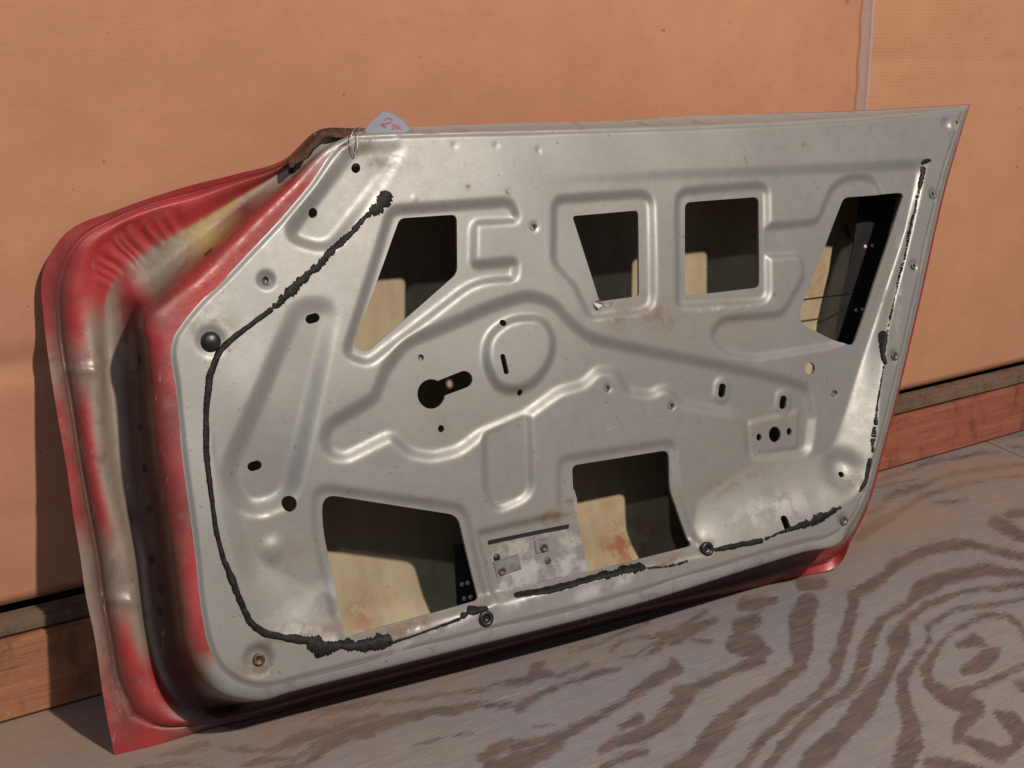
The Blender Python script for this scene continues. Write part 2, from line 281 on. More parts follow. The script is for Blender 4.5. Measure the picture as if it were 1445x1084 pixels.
# clear tape over the seam
def m_tape():
    k=NT('clear_tape'); n=k.noise(k.obj((200,200,18)),2,4,.6); k.bump(n,.002,.8); k.b.inputs['Alpha'].default_value=.17; return k.out((.55,.53,.56),.16,0.)
M_tape=m_tape()
tz0=wall_pt((1223,160))[2]-.1; tw=.019; vs=[];fs=[]
for i in range(120):
    z=tz0+i*.0075; 
    for j,x in enumerate(np.linspace(seam-tw,seam+tw*.62,9)):
        y=.004 if x<seam+.012 else .0115
        vs.append((x+.0015*math.sin(i*.7),y-.001+ (.002*math.exp(-((x-seam-.006)/.006)**2)*math.sin(i*.9+j)),z))
for i in range(119):
    for j in range(8): a=i*9+j; fs.append((a,a+1,a+10,a+9))
tp=mesh('packing_tape',vs,fs,M_tape); tag(tp,'strip of clear wrinkled tape over the vertical cardboard seam','tape')
md=tp.modifiers.new('s','SOLIDIFY'); md.thickness=.0004
# baseboards
xm=1.0
tb=tag(box('baseboard',(-1.8,-.018,.001),(xm,.02,HB-.034),M_b1,.004),'orange pine board along the foot of the wall, left of the door','baseboard')
box('cap_strip',(-1.8,-.012,HB-.0325),(xm,.02,HB-.012),M_trim,.004,tb)
zt=.115
tb2=tag(box('baseboard',(xm+.003,-.018,.001),(4.6,.02,HB-.036),M_b2,.004),'red stained board along the foot of the wall, right of the door','baseboard')
box('cap_strip',(xm+.003,-.014,HB-.0345),(4.6,.02,HB-.007),M_trim,.004,tb2)
# ------------------------------------------------------------------ door heightfield
def Dc(u,v):  # depth of the centre field below the outer flange
    sm=lambda x:np.clip(x,0,1)**2*(3-2*np.clip(x,0,1))
    return (.006+.025*sm((-v-.06)/.5))*np.clip((u-.24)/.65,0,1)+.013*sm((-v-.28)/.32)*np.clip(1-u/1.2,0,1)
def q2c(q,dz=0.):
    a=uvw(q)
    for _ in range(4): a=uvw(q,-float(Dc(a[0],a[1]))-dz)
    return a
def rpoly(pts,seg=6):
    out=[];n=len(pts)
    for i,p in enumerate(pts):
        r=p[2] if len(p)>2 else 0
        b=np.array(p[:2],float); a=np.array(pts[i-1][:2],float); c=np.array(pts[(i+1)%n][:2],float)
        if r<=0: out.append(b); continue
        d1=a-b;d2=c-b;l1,l2=np.linalg.norm(d1),np.linalg.norm(d2); t=min(r,l1*.48,l2*.48); s=b+d1/l1*t;e=b+d2/l2*t
        for k in range(seg+1):
            x=k/seg; out.append((1-x)**2*s+2*x*(1-x)*b+x*x*e)
    return out
def polyuv(pts,dz=0.,flange=False): return np.array([(uvw(q,-dz) if flange else q2c(q,dz)) for q in rpoly(pts)])
def ell(cx,cy,rx,ry,ang=0,n=20,flange=False,dz=0.):
    ca,sa=math.cos(ang),math.sin(ang)
    return np.array([(uvw if flange else q2c)((cx+rx*math.cos(t)*ca-ry*math.sin(t)*sa,cy+rx*math.cos(t)*sa+ry*math.sin(t)*ca),*( (-dz,) if flange else (dz,))) for t in np.linspace(0,2*math.pi,n,endpoint=False)])
def sdf(P,poly):
    d=np.full(len(P),1e9); ins=np.zeros(len(P),bool); x,y=P[:,0],P[:,1]
    for i in range(len(poly)):
        a=poly[i-1];b=poly[i]; e=b-a; L=e@e
        if L<1e-14: continue
        t=np.clip(((x-a[0])*e[0]+(y-a[1])*e[1])/L,0,1); d=np.minimum(d,(x-a[0]-t*e[0])**2+(y-a[1]-t*e[1])**2)
        c=((a[1]>y)!=(b[1]>y)); 
        with np.errstate(divide='ignore',invalid='ignore'): xi=(b[0]-a[0])*(y-a[1])/(b[1]-a[1])+a[0]
        ins^=c&(x<xi)
    d=np.sqrt(d); return np.where(ins,-d,d)
def sst(x): x=np.clip(x,0,1); return x*x*(3-2*x)
H_=.0016
us=np.arange(-.33,1.05,H_); vs_=np.arange(-.70,.03,H_); GU,GV=np.meshgrid(us,vs_); GP=np.stack([GU.ravel(),GV.ravel()],1); NX,NY=len(us),len(vs_)
def sd_local(poly,margin=.03):
    lo=poly.min(0)-margin;hi=poly.max(0)+margin
    m=(GP[:,0]>lo[0])&(GP[:,0]<hi[0])&(GP[:,1]>lo[1])&(GP[:,1]<hi[1]); s=np.full(len(GP),margin); s[m]=np.minimum(sdf(GP[m],poly),margin); return s
R6L=[(480,204),(436,262),(399,306),(352,356),(315,395),(282,427),(256,459),(246,475),(242,492),(247,540),(252,588),(259,656),(269,730),(276,784),(284,860),(296,915),(310,942),(334,961),(356,969),(378,970),(402,965),(440,955),(520,934),(640,903),(880,842),(1131,767),(1180,755),(1198,740),(1213,716),(1240,632),(1286,445),(1330,252),(1361,153),(1225,166),(965,179),(880,181.5),(700,186),(583,188.5),(497,192)]
def cr_closed(P,sub,corners=()):
    P=np.asarray(P,float);n=len(P);out=[]
    for i in range(n):
        p0,p1,p2,p3=P[i-1],P[i],P[(i+1)%n],P[(i+2)%n]
        # centripetal tangents, scaled so uneven spacing does not overshoot
        l0=np.linalg.norm((p1-p0)[:3])+1e-9;l1=np.linalg.norm((p2-p1)[:3])+1e-9;l2=np.linalg.norm((p3-p2)[:3])+1e-9
        m1=l1*((p1-p0)/l0*l1+(p2-p1)/l1*l0)/(l0+l1); m2=l1*((p2-p1)/l1*l2+(p3-p2)/l2*l1)/(l1+l2)
        if i in corners: m1=p2-p1
        if (i+1)%n in corners: m2=p2-p1
        for k in range(sub):
            t=k/sub; out.append((2*t**3-3*t**2+1)*p1+(t**3-2*t**2+t)*m1+(-2*t**3+3*t**2)*p2+(t**3-t**2)*m2)
            if len(p1)>3: out[-1][3:]=p1[3:]*(1-t)+p2[3:]*t
    return np.array(out)
SUB=12
BND=cr_closed([uvw(q) for q in R6L],SUB,(32,38))
def cap(ax,ay,bx,by,r,r2=None,n=10,dz=0.,flange=False):
    r2=r if r2 is None else r2; th=math.atan2(by-ay,bx-ax); pts=[]
    for k in range(n+1): t=th+math.pi/2+math.pi*k/n; pts.append((ax+r*math.cos(t),ay+r*math.sin(t)))
    for k in range(n+1): t=th-math.pi/2+math.pi*k/n; pts.append((bx+r2*math.cos(t),by+r2*math.sin(t)))
    return np.array([uvw(p,-dz) if flange else q2c(p,dz) for p in pts])
D1=.0065
flg=polyuv([(1312,224,6),(1294,300,8),(1272,390),(1252,470),(1244,540),(1238,610),(1230,672,14),(1200,706,10),(1150,735),(1080,762),(985,782),(900,800),(720,845),(560,900),(480,912),(400,903,10),(368,885,10),(338,820),(315,740),(299,640),(292,560),(298,505,8),(330,478),(380,432),(470,348),(545,268,6),(600,258),(830,246)],0,True)
crs=polyuv([(1293,240,10),(1279,325),(1176,628,20),(1150,646,20),(1062,655,20),(985,704,10),(975,760),(900,785),(720,832),(680,840),(600,850),(500,880),(470,862),(452,838),(410,815),(360,790,15),(330,700),(306,640),(300,560),(306,510),(334,486),(384,441),(474,357),(550,280,6),(600,268),(830,258)],0)
dF=sdf(GP,flg); dC=sdf(GP,crs)
inC=dC<0; inF=dF<0
t=np.where(inC,0,np.where(inF,np.maximum(dC,0)/(np.maximum(dC,0)+np.maximum(-dF,0)+1e-6),1))
Z=-Dc(GP[:,0],GP[:,1])*(1-sst(t)*.2-t*.8)
def rec(poly,depth,edge,sign=-1,fn=None):
    global Z
    edge=edge*1.3; s=sd_local(poly,.05); k=1-sst((s+edge*.5)/edge)
    depth=depth*.86; dd=depth if fn is None else depth*fn(GP[:,0],GP[:,1]); return k*dd*sign
recs=[]
A=lambda pts,dz=0.: polyuv(pts,dz)
big=[(458,618,6),(466,599,8),(530,561,8),(545,522,10),(572,484,15),(640,456,10),(700,430,10),(745,416,15),(783,426,15),(806,455,15),(835,477,15),(900,492,10),(1000,512),(1100,534),(1140,545,14),(1148,590),(1142,640,15),(1058,645,8),(1054,600,10),(1042,584,8),(985,574),(962,568,8),(947,549,8),(935,549,6),(920,557,8),(888,553,8),(872,524,10),(846,522,10),(826,542,10),(790,552,10),(745,585,8),(680,612,8),(650,636,15),(612,645,10),(580,640,12),(553,614,10),(488,647,12),(464,640,10)]
Zr=np.minimum.reduce([
 rec(A([(553,296,12),(722,284,12),(732,311,9),(670,314,10),(669,374,10),(730,368,9),(728,393,8),(672,396,30),(520,513,12),(488,500,12)]),D1,.010),
 rec(A([(783,281,15),(921,272,20),(923,438,22),(833,448,10),(812,402,10),(782,370,12)]),D1,.009),
 rec(A([(957,270,18),(1084,260,16),(1086,425,16),(957,432,10)]),D1,.009),
 rec(A([(1080,320),(1155,313,12),(1176,264,15),(1196,250,14),(1232,250,12),(1250,285),(1220,400),(1190,482),(1172,488),(1066,505),(1020,497,15),(1003,472,15),(1020,450,12),(1106,443,12),(1136,390,10),(1132,360,10),(1080,362)]),D1,.009),
 rec(A([(444,686,25),(656,716,16),(688,850,8),(480,905,5),(443,745,30)]),.0045,.008),
 rec(A([(790,648,12),(952,622,14),(957,690,20),(986,780,10),(828,812),(790,712,3)]),.0045,.008),
 rec(A(big),D1+.001,.013),
 rec(A([(674,752,6),(818,720),(838,812),(699,850,6)]),.005,.006),
 rec(A([(684,608),(747,578),(752,700,22),(700,722,20),(686,690,10)]),.0055,.009)])
Z=Z+Zr
Z+=rec(A([(690,474,24),(722,449,24),(768,448,24),(784,478,24),(776,515,28),(748,548,26),(706,552,26),(686,512,24)]),.0085,.010,1)
Z+=rec(A([(1060,596),(1130,580),(1128,632,6),(1062,642,6)]),.003,.005,1)
vA=q2c((441,440))[1];vB=q2c((370,700))[1]
Z+=rec(A([(421,430,22),(472,430,24),(410,706,30),(350,724,28),(320,668,30)]),.015,.019,-1,lambda u,v:.28+.72*np.clip((v-vA)/(vB-vA),0,1))
c0=uvw((430,330));c1=uvw((545,222))
ax=(c1-c0)/np.linalg.norm(c1-c0)**2
Z+=rec(polyuv([(500,208,15),(575,205,25),(466,352,25),(402,334,28)],0,True),.010,.015,-1,lambda u,v:1-.75*np.clip((u-c0[0])*ax[0]+(v-c0[1])*ax[1],0,1))
# rounded pit in the lower right corner
for q,r,dep in (((1182,664),.026,.010),((385,775),.012,-.0025)):
    c=q2c(q); Z-=dep*np.exp(-(((GP[:,0]-c[0])**2+(GP[:,1]-c[1])**2)/r**2)**1.5)
# small dished screw seats on the flange / around slots
def dish(q,r,dep,fl=True):
    global Z
    c=uvw(q) if fl else q2c(q,.004); d=np.hypot(GP[:,0]-c[0],GP[:,1]-c[1]); Z-=dep*(1-sst((d-r*.45)/(r*.55)))
for q in ((1317,275),(1291,376),(1262,503),(1190,735),(376,396)): dish(q,.0115,.004)
dish((365,931),.020,.006); dish((685,873),.012,.002); dish((997,775),.012,.002); dish((298,482),.020,.003)
for q in ((752,321),(856,548),(946,573),(1175,555)): dish(q,.0065,.0018,False)
for a in ((1018,551),(1104,568)):
    Z+=rec(cap(a[0]+.6,a[1]-7,a[0]-.6,a[1]+7,10.5,dz=.006),.0022,.004,1)
for q,r,dep in (((641,205),.004,.001),((700,205),.004,.001),((760,212),.004,.001),((585,280),.004,-.0008),((560,190),.006,-.001),((1335,175),.011,.003)): dish(q,r,dep)
# gentle sheet waviness
Z+=.0007*np.sin(GP[:,0]*19+1)*np.sin(GP[:,1]*23)+.0004*np.sin(GP[:,0]*47+GP[:,1]*31)
Zg=Z.reshape(NY,NX)
for _ in range(6):
    Zp=np.pad(Zg,1,'edge'); Zg=(Zp[1:-1,1:-1]*2+Zp[:-2,1:-1]+Zp[2:,1:-1]+Zp[1:-1,:-2]+Zp[1:-1,2:])/6
# border rolls back slightly just before the edge
bd=-sdf(GP,BND); Zg=Zg-(.0025*(1-sst(bd/.007))).reshape(NY,NX)
def Hs(u,v):
    x=np.clip((np.asarray(u)-us[0])/H_,0,NX-2.001); y=np.clip((np.asarray(v)-vs_[0])/H_,0,NY-2.001); i=x.astype(int);j=y.astype(int);fx=x-i;fy=y-j
    return (Zg[j,i]*(1-fx)+Zg[j,i+1]*fx)*(1-fy)+(Zg[j+1,i]*(1-fx)+Zg[j+1,i+1]*fx)*fy
def q2s(q):   # pixel -> (u,v,w) on the pressed sheet
    a=uvw(q);w=0.
    for _ in range(8): w=.5*w+.5*float(Hs(a[0],a[1])); a=uvw(q,w)
    return np.array([a[0],a[1],w])
# holes
holes=[A([(564,308,8),(644,303,9),(645,386,9),(517,498,8),(497,490,9)],D1),
 A([(807,305,5),(900,297,6),(901,418,5),(845,426,5)],D1),
 A([(966,286,8),(1070,278,8),(1071,406,8),(966,418,7)],D1),
 A([(1190,279,7),(1272,273,9),(1200,490,9),(1173,479,15),(1128,456,10),(1129,435,3)],D1),
 A([(454,697,22),(645,727,13),(675,846,9),(487,898,6),(455,745,30)],.0045)]
holes+=[A([(807,657,8),(943,635,10),(944,690,12),(973,770,7),(829,807,3),(811,737,0),(687,763,3),(707,836,4),(829,806.5)][:5]+[(829,806),(707,836,4),(687,763,3),(811,738)],.0045)]
hc=lambda x,y,rx,ry=None,a=0,fl=False,dz=.006: holes.append(ell(x,y,rx,ry or rx,a,18,fl,0 if fl else dz))
hc(504,236,6.5,7.2,0,True,0);hc(444,299,6.5,7.2,0,True,0);hc(376,396,5,6,0,True);hc(709,456,4.3,5);hc(733,554,4,4.6);hc(623,605,4.6,5.2)
hc(594,505,4.4,5);hc(856,548,3,3.6);hc(946,573,3,3.6);hc(752,321,3,3.6);hc(1175,555,3,3.8);hc(1143,520,7,8.6,0,False,0);hc(1179,670,3.4,4.2);hc(409,711,10.2,11.5,0,False,0)
hc(1350,177.5,4.5,6.6,0,True);hc(1317,275,3.6,4.6,0,True);hc(1291,376,3.6,4.6,0,True);hc(1094,613,8.3,11.2,0,False,.003);hc(1072,617,3.6,5.2,0,False,.003);hc(1114,609,3.6,5.4,0,False,.003);hc(1197,693,3,1.6,-.6,False,0)
holes.append(cap(437.5,450.5,444.5,448.5,6.6,dz=.004));holes.append(cap(355.5,658.5,362.5,656.5,6.6,dz=.012))
holes.append(cap(1018.6,546,1017.4,556.5,4.8,dz=.006));holes.append(cap(1104.8,563,1103.4,573,4.8,dz=.006))
holes.append(cap(709.2,503,714,525,3.6,dz=0)); holes.append(cap(1101,732,1104,746,4.6,dz=-.01))
kc=ell(608.6,556,19.5,21,0,26,dz=.007); ks=cap(620,549,654.5,535.5,11.5,12,dz=.007)
g=bd.copy()
for h in holes: g=np.minimum(g,sd_local(h))
g=np.minimum(g,np.minimum(sd_local(kc),sd_local(ks)))
G=g.reshape(NY,NX)
eps=1e-5; G=np.where(np.abs(G)<eps,eps,G)
pos=G>0; cnt=pos[:-1,:-1].astype(int)+pos[:-1,1:]+pos[1:,1:]+pos[1:,:-1]
used=pos.copy(); vid=-np.ones((NY,NX),int); vid[used]=np.arange(used.sum()); VU=list(GU[used]);VV=list(GV[used])
VU=[float(x) for x in VU];VV=[float(x) for x in VV]
full=np.argwhere(cnt==4); faces=[(vid[j,i],vid[j,i+1],vid[j+1,i+1],vid[j+1,i]) for j,i in full]
ed={};redge=[]
def evert(a,b):
    key=(a,b) if a<b else (b,a)
    if key in ed: return ed[key]
    ga,gb=G[a],G[b]; t=ga/(ga-gb); VU.append(float(GU[a]+(GU[b]-GU[a])*t)); VV.append(float(GV[a]+(GV[b]-GV[a])*t)); ed[key]=len(VU)-1; return ed[key]
for j,i in np.argwhere((cnt>0)&(cnt<4)):
    cs4=[(j,i),(j,i+1),(j+1,i+1),(j+1,i)]; poly=[];cut=[]
    for a,b in zip(cs4,cs4[1:]+cs4[:1]):
        if pos[a]: poly.append(vid[a])
        if pos[a]!=pos[b]: e=evert(a,b); poly.append(e); cut.append((e,bool(pos[a])))
    if len(poly)>=3: faces.append(tuple(poly))
    if len(cut)==2: 
        a=[c for c in cut if c[1]][0][0]; b=[c for c in cut if not c[1]][0][0]; redge.append((a,b))
VU=np.array(VU);VV=np.array(VV);VZ=Hs(VU,VV)
du=(Hs(VU+.001,VV)-Hs(VU-.001,VV))/.002; dv=(Hs(VU,VV+.001)-Hs(VU,VV-.001))/.002
nrm=np.outer(-du,E1)+np.outer(-dv,E2)+N[None]; nrm/=np.linalg.norm(nrm,axis=1)[:,None]
PW=worldA(VU,VV,VZ)
# returned lips of every cut edge
rim_ids={};nb=len(VU);RU=[];rimn=[]
for a,b in redge:
    for x in (a,b):
        if x not in rim_ids: rim_ids[x]=len(RU); RU.append(x); rimn.append(np.zeros(3))
    e=PW[b]-PW[a]; nn=np.cross(e,N); L=np.linalg.norm(nn)
    if L>0: rimn[rim_ids[a]]+=nn/L; rimn[rim_ids[b]]+=nn/L
nr=len(RU); RU=np.array(RU); rimn=np.array(rimn); rimn/=np.maximum(np.linalg.norm(rimn,axis=1),1e-9)[:,None]
LIP=.0038
allV=np.vstack([PW,PW[RU],PW[RU]-N*LIP]); alln=np.vstack([nrm,rimn,rimn])
for a,b in redge:
    A1,B1=nb+rim_ids[a],nb+rim_ids[b]; faces.append((A1,A1+nr,B1+nr,B1))
# dirt / rust / wear attributes (stains with their own shapes)
UVp=np.stack([np.r_[VU,VU[RU],VU[RU]],np.r_[VV,VV[RU],VV[RU]]],1)
def blob(q,rx,ry,a=0):
    c=q2c(q);x=UVp[:,0]-c[0];y=UVp[:,1]-c[1];ca,sa=math.cos(a),math.sin(a);x,y=x*ca+y*sa,-x*sa+y*ca
    return np.exp(-(x/rx)**2-(y/ry)**2)
dirt=np.zeros(len(UVp));
for b in (((960,450),.13,.028,-.15,1.),((870,455),.03,.016,0,.9),((1080,600),.10,.03,0,.45),((1000,690),.12,.016,.1,.9),((1130,690),.07,.02,.2,.6),((760,735),.06,.012,.1,1.3),((800,720),.02,.02,0,1.2),((625,605),.014,.014,0,1.),((733,556),.014,.012,0,.9),((515,205),.02,.012,0,1.1),((540,225),.03,.014,0,.5),((560,890),.07,.010,.2,1.1),((420,890),.06,.012,0,.9),((680,840),.02,.02,0,1.),((365,930),.03,.02,0,1.3),((1180,565),.02,.012,0,.8),((1190,690),.03,.02,0,.9),((300,470),.02,.02,0,1),((1005,775),.02,.012,0,1.3),((930,790),.05,.006,.2,1.2),((400,780),.05,.05,0,.45),((1250,420),.02,.08,0,.5),((470,880),.03,.01,0,1.2)):
    dirt=np.maximum(dirt,b[4]*blob(b[0],b[1],b[2],b[3]))
dirt=np.clip(dirt+.04+.12*np.clip((-UVp[:,1]-.35)/.2,0,1),0,1.4)
rust=np.zeros(len(UVp))
for b in (((480,205),.016,.010,0,1.3),((660,263),.003,.003,0,1),((717,271),.004,.004,0,1),((930,795),.02,.003,.1,1),((990,768),.008,.006,0,1),((1132,205),.006,.003,0,1),((1335,185),.004,.006,0,1),((850,430),.006,.004,0,.9),((1050,222),.0025,.007,0,2),((1085,160),.02,.0022,0,1.5)):
    rust=np.maximum(rust,b[4]*blob(b[0],b[1],b[2],b[3]))
wear=np.zeros(len(UVp))
for b in (((620,885),.07,.005,.22,1.6),((850,825),.06,.008,.15,1.),((1090,715),.09,.02,.1,.7),((470,845),.03,.03,0,.5),((735,845),.03,.006,.2,1.),((1262,400),.006,.06,-.3,.9),((1200,700),.02,.008,.4,1.2),((1020,435),.06,.003,0,.8),((480,195),.02,.006,0,1.)):
    wear=np.maximum(wear,b[4]*blob(b[0],b[1],b[2],b[3]))
door=bpy.data.objects.new('car_door',None); COL.objects.link(door); door.location=(.78,-.2,0)
bpy.context.view_layer.update()
tag(door,'stripped silver and red car door shell leaning against the cardboard wall on a plywood floor','car door')
DINV=Matrix.Translation((-.78,.2,0))
def dpart(o): o.parent=door; o.matrix_parent_inverse=DINV; return o
pn=mesh('inner_panel',allV,faces,M_sil,None,True,dict(dirt=dirt,rust=rust,wear=wear))
pn.data.normals_split_custom_set_from_vertices([tuple(n) for n in alln])
dpart(pn); tag(pn,'silver painted pressed inner panel with large access holes')
# ------------------------------------------------------------------ edge loft: rails R0 (outer hem) ... R6 (silver face edge)
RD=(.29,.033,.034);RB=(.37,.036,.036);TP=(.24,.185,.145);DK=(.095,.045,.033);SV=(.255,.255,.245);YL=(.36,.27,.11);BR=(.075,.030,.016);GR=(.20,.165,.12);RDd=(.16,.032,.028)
C=dict(R=RD,E=RB,T=TP,D=DK,S=SV,Y=YL,B=BR,G=GR,d=RDd)  # D and d put groove and hinge recess shade into the colour, with dirt
# px for R0 R1 R2 R3 R4 R5, colours for R0 R1 R12 R2 R3 R4 R5 R6, depth factor
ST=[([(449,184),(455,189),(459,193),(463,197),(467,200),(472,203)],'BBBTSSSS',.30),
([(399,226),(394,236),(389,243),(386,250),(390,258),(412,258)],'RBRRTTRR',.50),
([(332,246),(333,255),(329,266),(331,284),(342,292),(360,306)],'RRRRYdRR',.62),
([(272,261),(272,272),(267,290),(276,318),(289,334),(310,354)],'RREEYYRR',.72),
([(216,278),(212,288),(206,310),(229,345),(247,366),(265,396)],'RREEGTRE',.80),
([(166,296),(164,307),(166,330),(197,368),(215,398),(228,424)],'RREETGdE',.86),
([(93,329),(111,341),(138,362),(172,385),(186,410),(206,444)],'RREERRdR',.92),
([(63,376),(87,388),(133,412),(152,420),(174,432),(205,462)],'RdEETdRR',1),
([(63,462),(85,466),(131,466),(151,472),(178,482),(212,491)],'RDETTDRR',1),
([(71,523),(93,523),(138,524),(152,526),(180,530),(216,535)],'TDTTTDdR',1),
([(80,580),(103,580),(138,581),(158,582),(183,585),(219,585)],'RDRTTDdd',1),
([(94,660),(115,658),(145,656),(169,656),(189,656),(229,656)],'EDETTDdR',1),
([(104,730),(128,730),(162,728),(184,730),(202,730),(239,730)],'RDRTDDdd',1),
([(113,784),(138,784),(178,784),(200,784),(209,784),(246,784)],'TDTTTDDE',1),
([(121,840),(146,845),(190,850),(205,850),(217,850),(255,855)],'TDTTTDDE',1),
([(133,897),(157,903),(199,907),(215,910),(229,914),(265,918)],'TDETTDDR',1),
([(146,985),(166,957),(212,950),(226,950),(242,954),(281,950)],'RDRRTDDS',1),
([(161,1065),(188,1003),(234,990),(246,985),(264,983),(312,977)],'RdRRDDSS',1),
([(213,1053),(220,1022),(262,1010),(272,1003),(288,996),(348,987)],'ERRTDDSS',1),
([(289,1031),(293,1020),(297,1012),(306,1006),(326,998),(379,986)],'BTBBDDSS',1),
([(400,1005),(404,999),0,0,0,(402,979)],'BBDDDDSS',1),  # D from here on: shade of the gap under the door put into the colour
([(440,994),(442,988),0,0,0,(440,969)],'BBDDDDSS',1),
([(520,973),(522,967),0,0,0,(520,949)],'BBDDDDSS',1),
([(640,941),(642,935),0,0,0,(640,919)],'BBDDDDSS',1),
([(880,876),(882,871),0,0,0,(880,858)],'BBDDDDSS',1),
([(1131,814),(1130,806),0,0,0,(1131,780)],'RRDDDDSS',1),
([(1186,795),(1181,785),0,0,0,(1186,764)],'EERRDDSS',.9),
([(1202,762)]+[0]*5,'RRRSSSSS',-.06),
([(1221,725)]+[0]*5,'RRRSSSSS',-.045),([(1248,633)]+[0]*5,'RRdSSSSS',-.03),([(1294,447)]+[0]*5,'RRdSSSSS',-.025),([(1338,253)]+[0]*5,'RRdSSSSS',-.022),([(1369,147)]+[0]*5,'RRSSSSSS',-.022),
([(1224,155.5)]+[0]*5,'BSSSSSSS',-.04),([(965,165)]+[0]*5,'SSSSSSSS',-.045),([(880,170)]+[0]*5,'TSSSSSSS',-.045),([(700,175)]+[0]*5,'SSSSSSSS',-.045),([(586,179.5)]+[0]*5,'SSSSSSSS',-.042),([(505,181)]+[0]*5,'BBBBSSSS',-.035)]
assert len(ST)==len(R6L)
WR=[-.090,-.096,-.086,-.102,-.098,-.010]
def clampw(q,w):
    for _ in range(60):
        a=uvw(q,w); P=world(a[0],a[1],w)
        if P[1]<-.006: break
        w+=.002
    return w
rails=[[] for _ in range(10)]; cols=[[] for _ in range(9)]
for si,(px,cc,fac) in enumerate(ST):
    q6=uvw(R6L[si]); r6=np.array([q6[0],q6[1],0.])
    R=[None]*6
    if fac>0:
        for k in range(6):
            if px[k]==0: continue
            w=WR[k]*(fac if k<5 else max(fac,.5)); w=clampw(px[k],w); a=uvw(px[k],w); R[k]=np.array([a[0],a[1],w])
        if 17<=si<=25:  # stands on the floor
            P=floor_pt(px[0],.0008); d=P-O; R[0]=np.array([d@E1,d@E2,d@N])
            a=uvw(px[1],R[0][2]+.004); R[1]=np.array([a[0],a[1],R[0][2]+.004])
        if si>=20:
            R[4]=R[5]+np.array([0,.004,-.035]); R[3]=R[5]+np.array([0,.002,-.062]); 
            if si==26: R[4]=R[5]+np.array([-.004,.004,-.02]);R[3]=R[5]+np.array([-.008,.004,-.04])
            R[2]=R[3]*.4+R[1]*.6; 
    else:
        a=uvw(px[0],clampw(px[0],fac)); R0=np.array([a[0],a[1],clampw(px[0],fac)]); 
        fr=[1,.93,.8,.62,.42,.2]; fw=[1,.98,.9,.75,.55,.22]
        for k in range(6): R[k]=np.array([*(r6[:2]+(R0[:2]-r6[:2])*fr[k]),R0[2]*fw[k]])
    R12=(R[1]+R[2])/2+np.array([0,0,.005 if fac>0 else 0.])
    inner=r6.copy(); cen=np.array([.3,-.3]); dirc=cen-r6[:2]; dirc/=np.linalg.norm(dirc); inner=np.array([*(r6[:2]+dirc*.004),-.003])
    row=[R[0],R[1],R12,R[2],R[3],R[4],R[4]*.14+R[5]*.86,R[5],r6+np.array([0,0,-.0028]),inner]
    cl=[C[c] for c in cc[:6]]+[C[cc[5] if 7<=si<=16 else cc[6]]]+[C[c] for c in cc[6:]]+[C[cc[-1]]]  # hinge face keeps the painted recess shade up to the fillet
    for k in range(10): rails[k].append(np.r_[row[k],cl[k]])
RL=[cr_closed(r,SUB,(17,32,38) if k<2 else (32,38)) for k,r in enumerate(rails)]           # each (n*SUB,6)
# exact face border for the inner rails
nL=len(RL[0]); prof=[]
keys=[0,1,2,3,4,5,6,7,8]; CSUB=7
for k in range(9):
    a=RL[max(k-1,0)];b=RL[k];c=RL[k+1];d=RL[min(k+2,9)]
    l0=np.linalg.norm((b-a)[:,:3],axis=1)[:,None]+1e-6;l1=np.linalg.norm((c-b)[:,:3],axis=1)[:,None]+1e-6;l2=np.linalg.norm((d-c)[:,:3],axis=1)[:,None]+1e-6
    m1=l1*((b-a)/l0*l1+(c-b)/l1*l0)/(l0+l1) if k>0 else (c-b); m2=l1*((c-b)/l1*l2+(d-c)/l2*l1)/(l1+l2) if k<8 else (c-b)
    if k==0: m1=(c-b);m2=(c-b)
    if k==1: m1=(c-b)
    for s in range(CSUB):
        t=s/CSUB; x=(2*t**3-3*t**2+1)*b+(t**3-2*t**2+t)*m1+(-2*t**3+3*t**2)*c+(t**3-t**2)*m2; tc=(max(0,(t-.8)/.2) if k==3 else t); tc=tc*tc*(3-2*tc); x[:,3:]=b[:,3:]*(1-tc)+c[:,3:]*tc; prof.append(x)
prof.append(RL[9]); prof=np.array(prof)
# hem lip + groove between rail 0 and 1, wrinkles in the red corner
npf=len(prof)
ang=np.arange(nL)/SUB
prof[CSUB,:,2]-=.0035*((ang<20)*1.)
for a0,a1 in ((3.2,6.8),):
    for r in range(3*CSUB-1,4*CSUB+1):
        m=(ang>a0)&(ang<a1); amp=.0016*math.sin((r-3*CSUB+1)/(CSUB+1)*math.pi)+.0005
        prof[r,m,2]+=amp*np.sin(ang[m]*17+np.sin(ang[m]*5)*2)
# a dent across the left strip
for a0 in (9.0,14.0):
    prof[CSUB:3*CSUB,:,2]+=(.003*np.exp(-((ang-a0)/.12)**2))[None]
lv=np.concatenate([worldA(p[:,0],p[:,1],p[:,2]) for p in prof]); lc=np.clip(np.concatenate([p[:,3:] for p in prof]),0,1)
lv[:,1]=np.minimum(lv[:,1],-.003); lv[:,2]=np.maximum(lv[:,2],.0006)
lf=[]
for r in range(npf-1):
    for i in range(nL):
        j=(i+1)%nL; lf.append((r*nL+i,r*nL+j,(r+1)*nL+j,(r+1)*nL+i))
# keep clear of big openings: rail faces are outside the border by construction
fe=mesh('door_edge_frame',lv,lf,M_loft,None,True,dict(col=lc)); dpart(fe); tag(fe,'red door edge with taupe overspray and a rusty upper corner')
